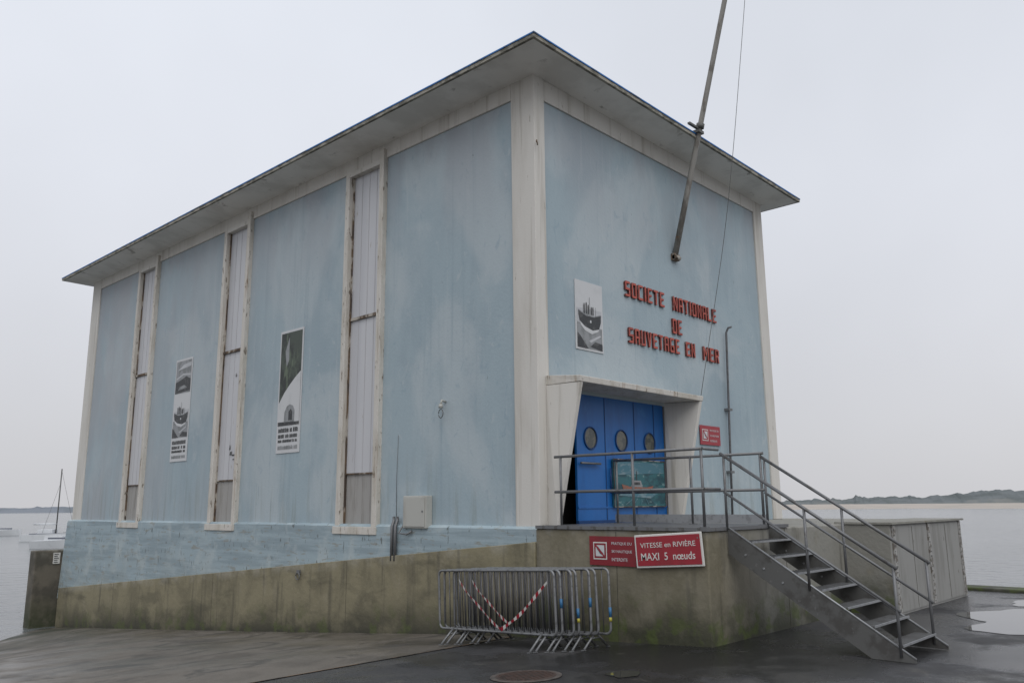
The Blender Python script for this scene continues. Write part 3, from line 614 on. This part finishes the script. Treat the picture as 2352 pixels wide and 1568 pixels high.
b=B(); b.tube([(.6,0,8.1),(2.7,0,1)],.015,'plate',n=4); b.tube([(.6,0,6.6),(-.4,-1.2,.9)],.015,'plate',n=4); b.obj("rigging",cat_)
for nm,lab,loc,l,cab in (("motorboat","low white motorboat moored on calm water",(28.3,127,-3.25),5.5,False),("motorboat","small white motorboat with low cabin near the blue wall",(18.9,77.3,-3.25),4.4,True)):
    e=thing(nm,lab,"boat",loc); e.rotation_euler=(0,0,math.radians(-47))
    b=B(); hull(b,l,1.8,.7,'hull'); b.obj("hull",e)
    b=B(); b.box(-l*.2,l*.18,-.55,.55,.68,1.15 if cab else .95,'hull'); b.box(-l*.12,l*.185,-.56,.56,.85,1.0,'hulld'); b.obj("cabin",e)
# ---------------------------------------------------------------- far land
def ridge(name,A,Bp,hmax,depth,mat,n,seed,prof,sandw=0,base=-3.6):
    A=Vector(A);Bp=Vector(Bp); d=(Bp-A).normalized(); nrm=Vector((-d.y,d.x,0)); 
    if nrm.dot(Vector((1,1,0)))<0: nrm=-nrm
    b=B(); rows=[0,.06,.14,.3,.6,1]; 
    for i in range(n+1):
        t=i/n; p=A.lerp(Bp,t)
        tree=max(0,noise.noise(Vector((t*55,seed,9))))*max(0,.4+noise.noise(Vector((t*230,seed,5))))
        h=hmax*(prof(t))+hmax*.20*noise.noise(Vector((t*14,seed,0)))+hmax*.7*tree+hmax*.05*noise.noise(Vector((t*260,seed,5)))
        h=max(h,.3)
        for j,r in enumerate(rows):
            q=p+nrm*depth*r
            hh={0:0,1:.45,2:.72,3:1.0,4:.9,5:.2}[j]*h*(1+.15*noise.noise(Vector((t*90,j*2.3,seed))))
            b.v.append((q.x,q.y,base+.6+hh if j else base))
    R2=len(rows)
    for i in range(n):
        for j in range(R2-1):
            a=i*R2+j; b.f.append((a,a+R2,a+R2+1,a+1)); b.mi.append(b.m(mat)); b.sm.append(False)
    b.obj(name,kind="structure",recalc=True)
    if sandw:
        s=B(); n2=60
        for i in range(n2):
            pa=A.lerp(Bp,i/n2); pb=A.lerp(Bp,(i+1)/n2)
            wa=sandw*(.8+.5*noise.noise(Vector((i/n2*9,1,1)))); wb=sandw*(.8+.5*noise.noise(Vector(((i+1)/n2*9,1,1))))
            s.face([tuple(pa-nrm*wa+Vector((0,0,-3.24))),tuple(pb-nrm*wb+Vector((0,0,-3.24))),tuple(pb+nrm*10+Vector((0,0,-.6))),tuple(pa+nrm*10+Vector((0,0,-.6)))],'sand')
        s.obj("beach",kind="structure",recalc=False)
def profR(t): return .30+.62*min(1,max(0,(t-.12))/.33)
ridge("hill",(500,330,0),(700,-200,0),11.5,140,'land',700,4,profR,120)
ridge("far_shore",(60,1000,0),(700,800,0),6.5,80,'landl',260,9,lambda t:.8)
# ---------------------------------------------------------------- world, light
w=bpy.data.worlds.new("World"); SC.world=w; w.use_nodes=True; nt=w.node_tree; N=nt.nodes; Lk=nt.links; N.clear()
out=N.new("ShaderNodeOutputWorld"); bg=N.new("ShaderNodeBackground"); Lk.new(bg.outputs[0],out.inputs[0])
sd=Vector((-.60,-.80,1.15)).normalized()
el=math.asin(sd.z); az=math.atan2(sd.x,sd.y)
sky=N.new("ShaderNodeTexSky"); sky.sky_type='NISHITA'; sky.sun_disc=False; sky.sun_elevation=el; sky.sun_rotation=az; sky.dust_density=4
scl=N.new("ShaderNodeVectorMath"); scl.operation='SCALE'; scl.inputs[3].default_value=.1; Lk.new(sky.outputs[0],scl.inputs[0])
tc=N.new("ShaderNodeTexCoord"); sp=N.new("ShaderNodeSeparateXYZ"); Lk.new(tc.outputs["Generated"],sp.inputs[0])
cr=N.new("ShaderNodeValToRGB"); Lk.new(sp.outputs[2],cr.inputs[0])
E=cr.color_ramp.elements; E[0].position=0; E[0].color=(.52,.52,.54,1); E[1].position=1; E[1].color=(.67,.70,.76,1)
e1=E.new(.12); e1.color=(.555,.56,.59,1); e2=E.new(.35); e2.color=(.635,.655,.705,1); e3=E.new(.6); e3.color=(.67,.70,.76,1)
nz=N.new("ShaderNodeTexNoise"); nz.inputs["Scale"].default_value=1.6; nz.inputs["Detail"].default_value=4; Lk.new(tc.outputs["Generated"],nz.inputs["Vector"])
mr=N.new("ShaderNodeMapRange"); mr.inputs["To Min"].default_value=.93; mr.inputs["To Max"].default_value=1.08; mr.inputs["From Min"].default_value=.3; mr.inputs["From Max"].default_value=.7; Lk.new(nz.outputs["Fac"],mr.inputs[0])
mu=N.new("ShaderNodeVectorMath"); mu.operation='SCALE'; Lk.new(cr.outputs[0],mu.inputs[0]); Lk.new(mr.outputs[0],mu.inputs[3])
mx=N.new("ShaderNodeMix"); mx.data_type='RGBA'; mx.inputs[0].default_value=.94; Lk.new(scl.outputs[0],mx.inputs[6]); Lk.new(mu.outputs[0],mx.inputs[7])
Lk.new(mx.outputs[2],bg.inputs[0]); bg.inputs[1].default_value=1.19
sl=bpy.data.lights.new("sun",'SUN'); sl.energy=1.2; sl.angle=math.radians(50); sl.color=(1,.98,.95)
so=bpy.data.objects.new("sun",sl); COL.objects.link(so); so.rotation_euler=sd.to_track_quat('Z','Y').to_euler()
# ---------------------------------------------------------------- camera
cam=bpy.data.cameras.new("camera"); cam.lens=28.87; cam.sensor_width=36; cam.clip_end=12000; cam.clip_start=.1
co=bpy.data.objects.new("camera",cam); COL.objects.link(co)
Rm=Matrix(((.68268,-.13737,-.71769),(-.73067,-.13927,-.66837),(-.00814,.98068,-.19545)))
co.matrix_world=Matrix.Translation((-10.037,-8.778,.363))@Rm.to_4x4(); SC.camera=co
SC.view_settings.view_transform='Standard'; SC.view_settings.look='None'; SC.view_settings.exposure=0
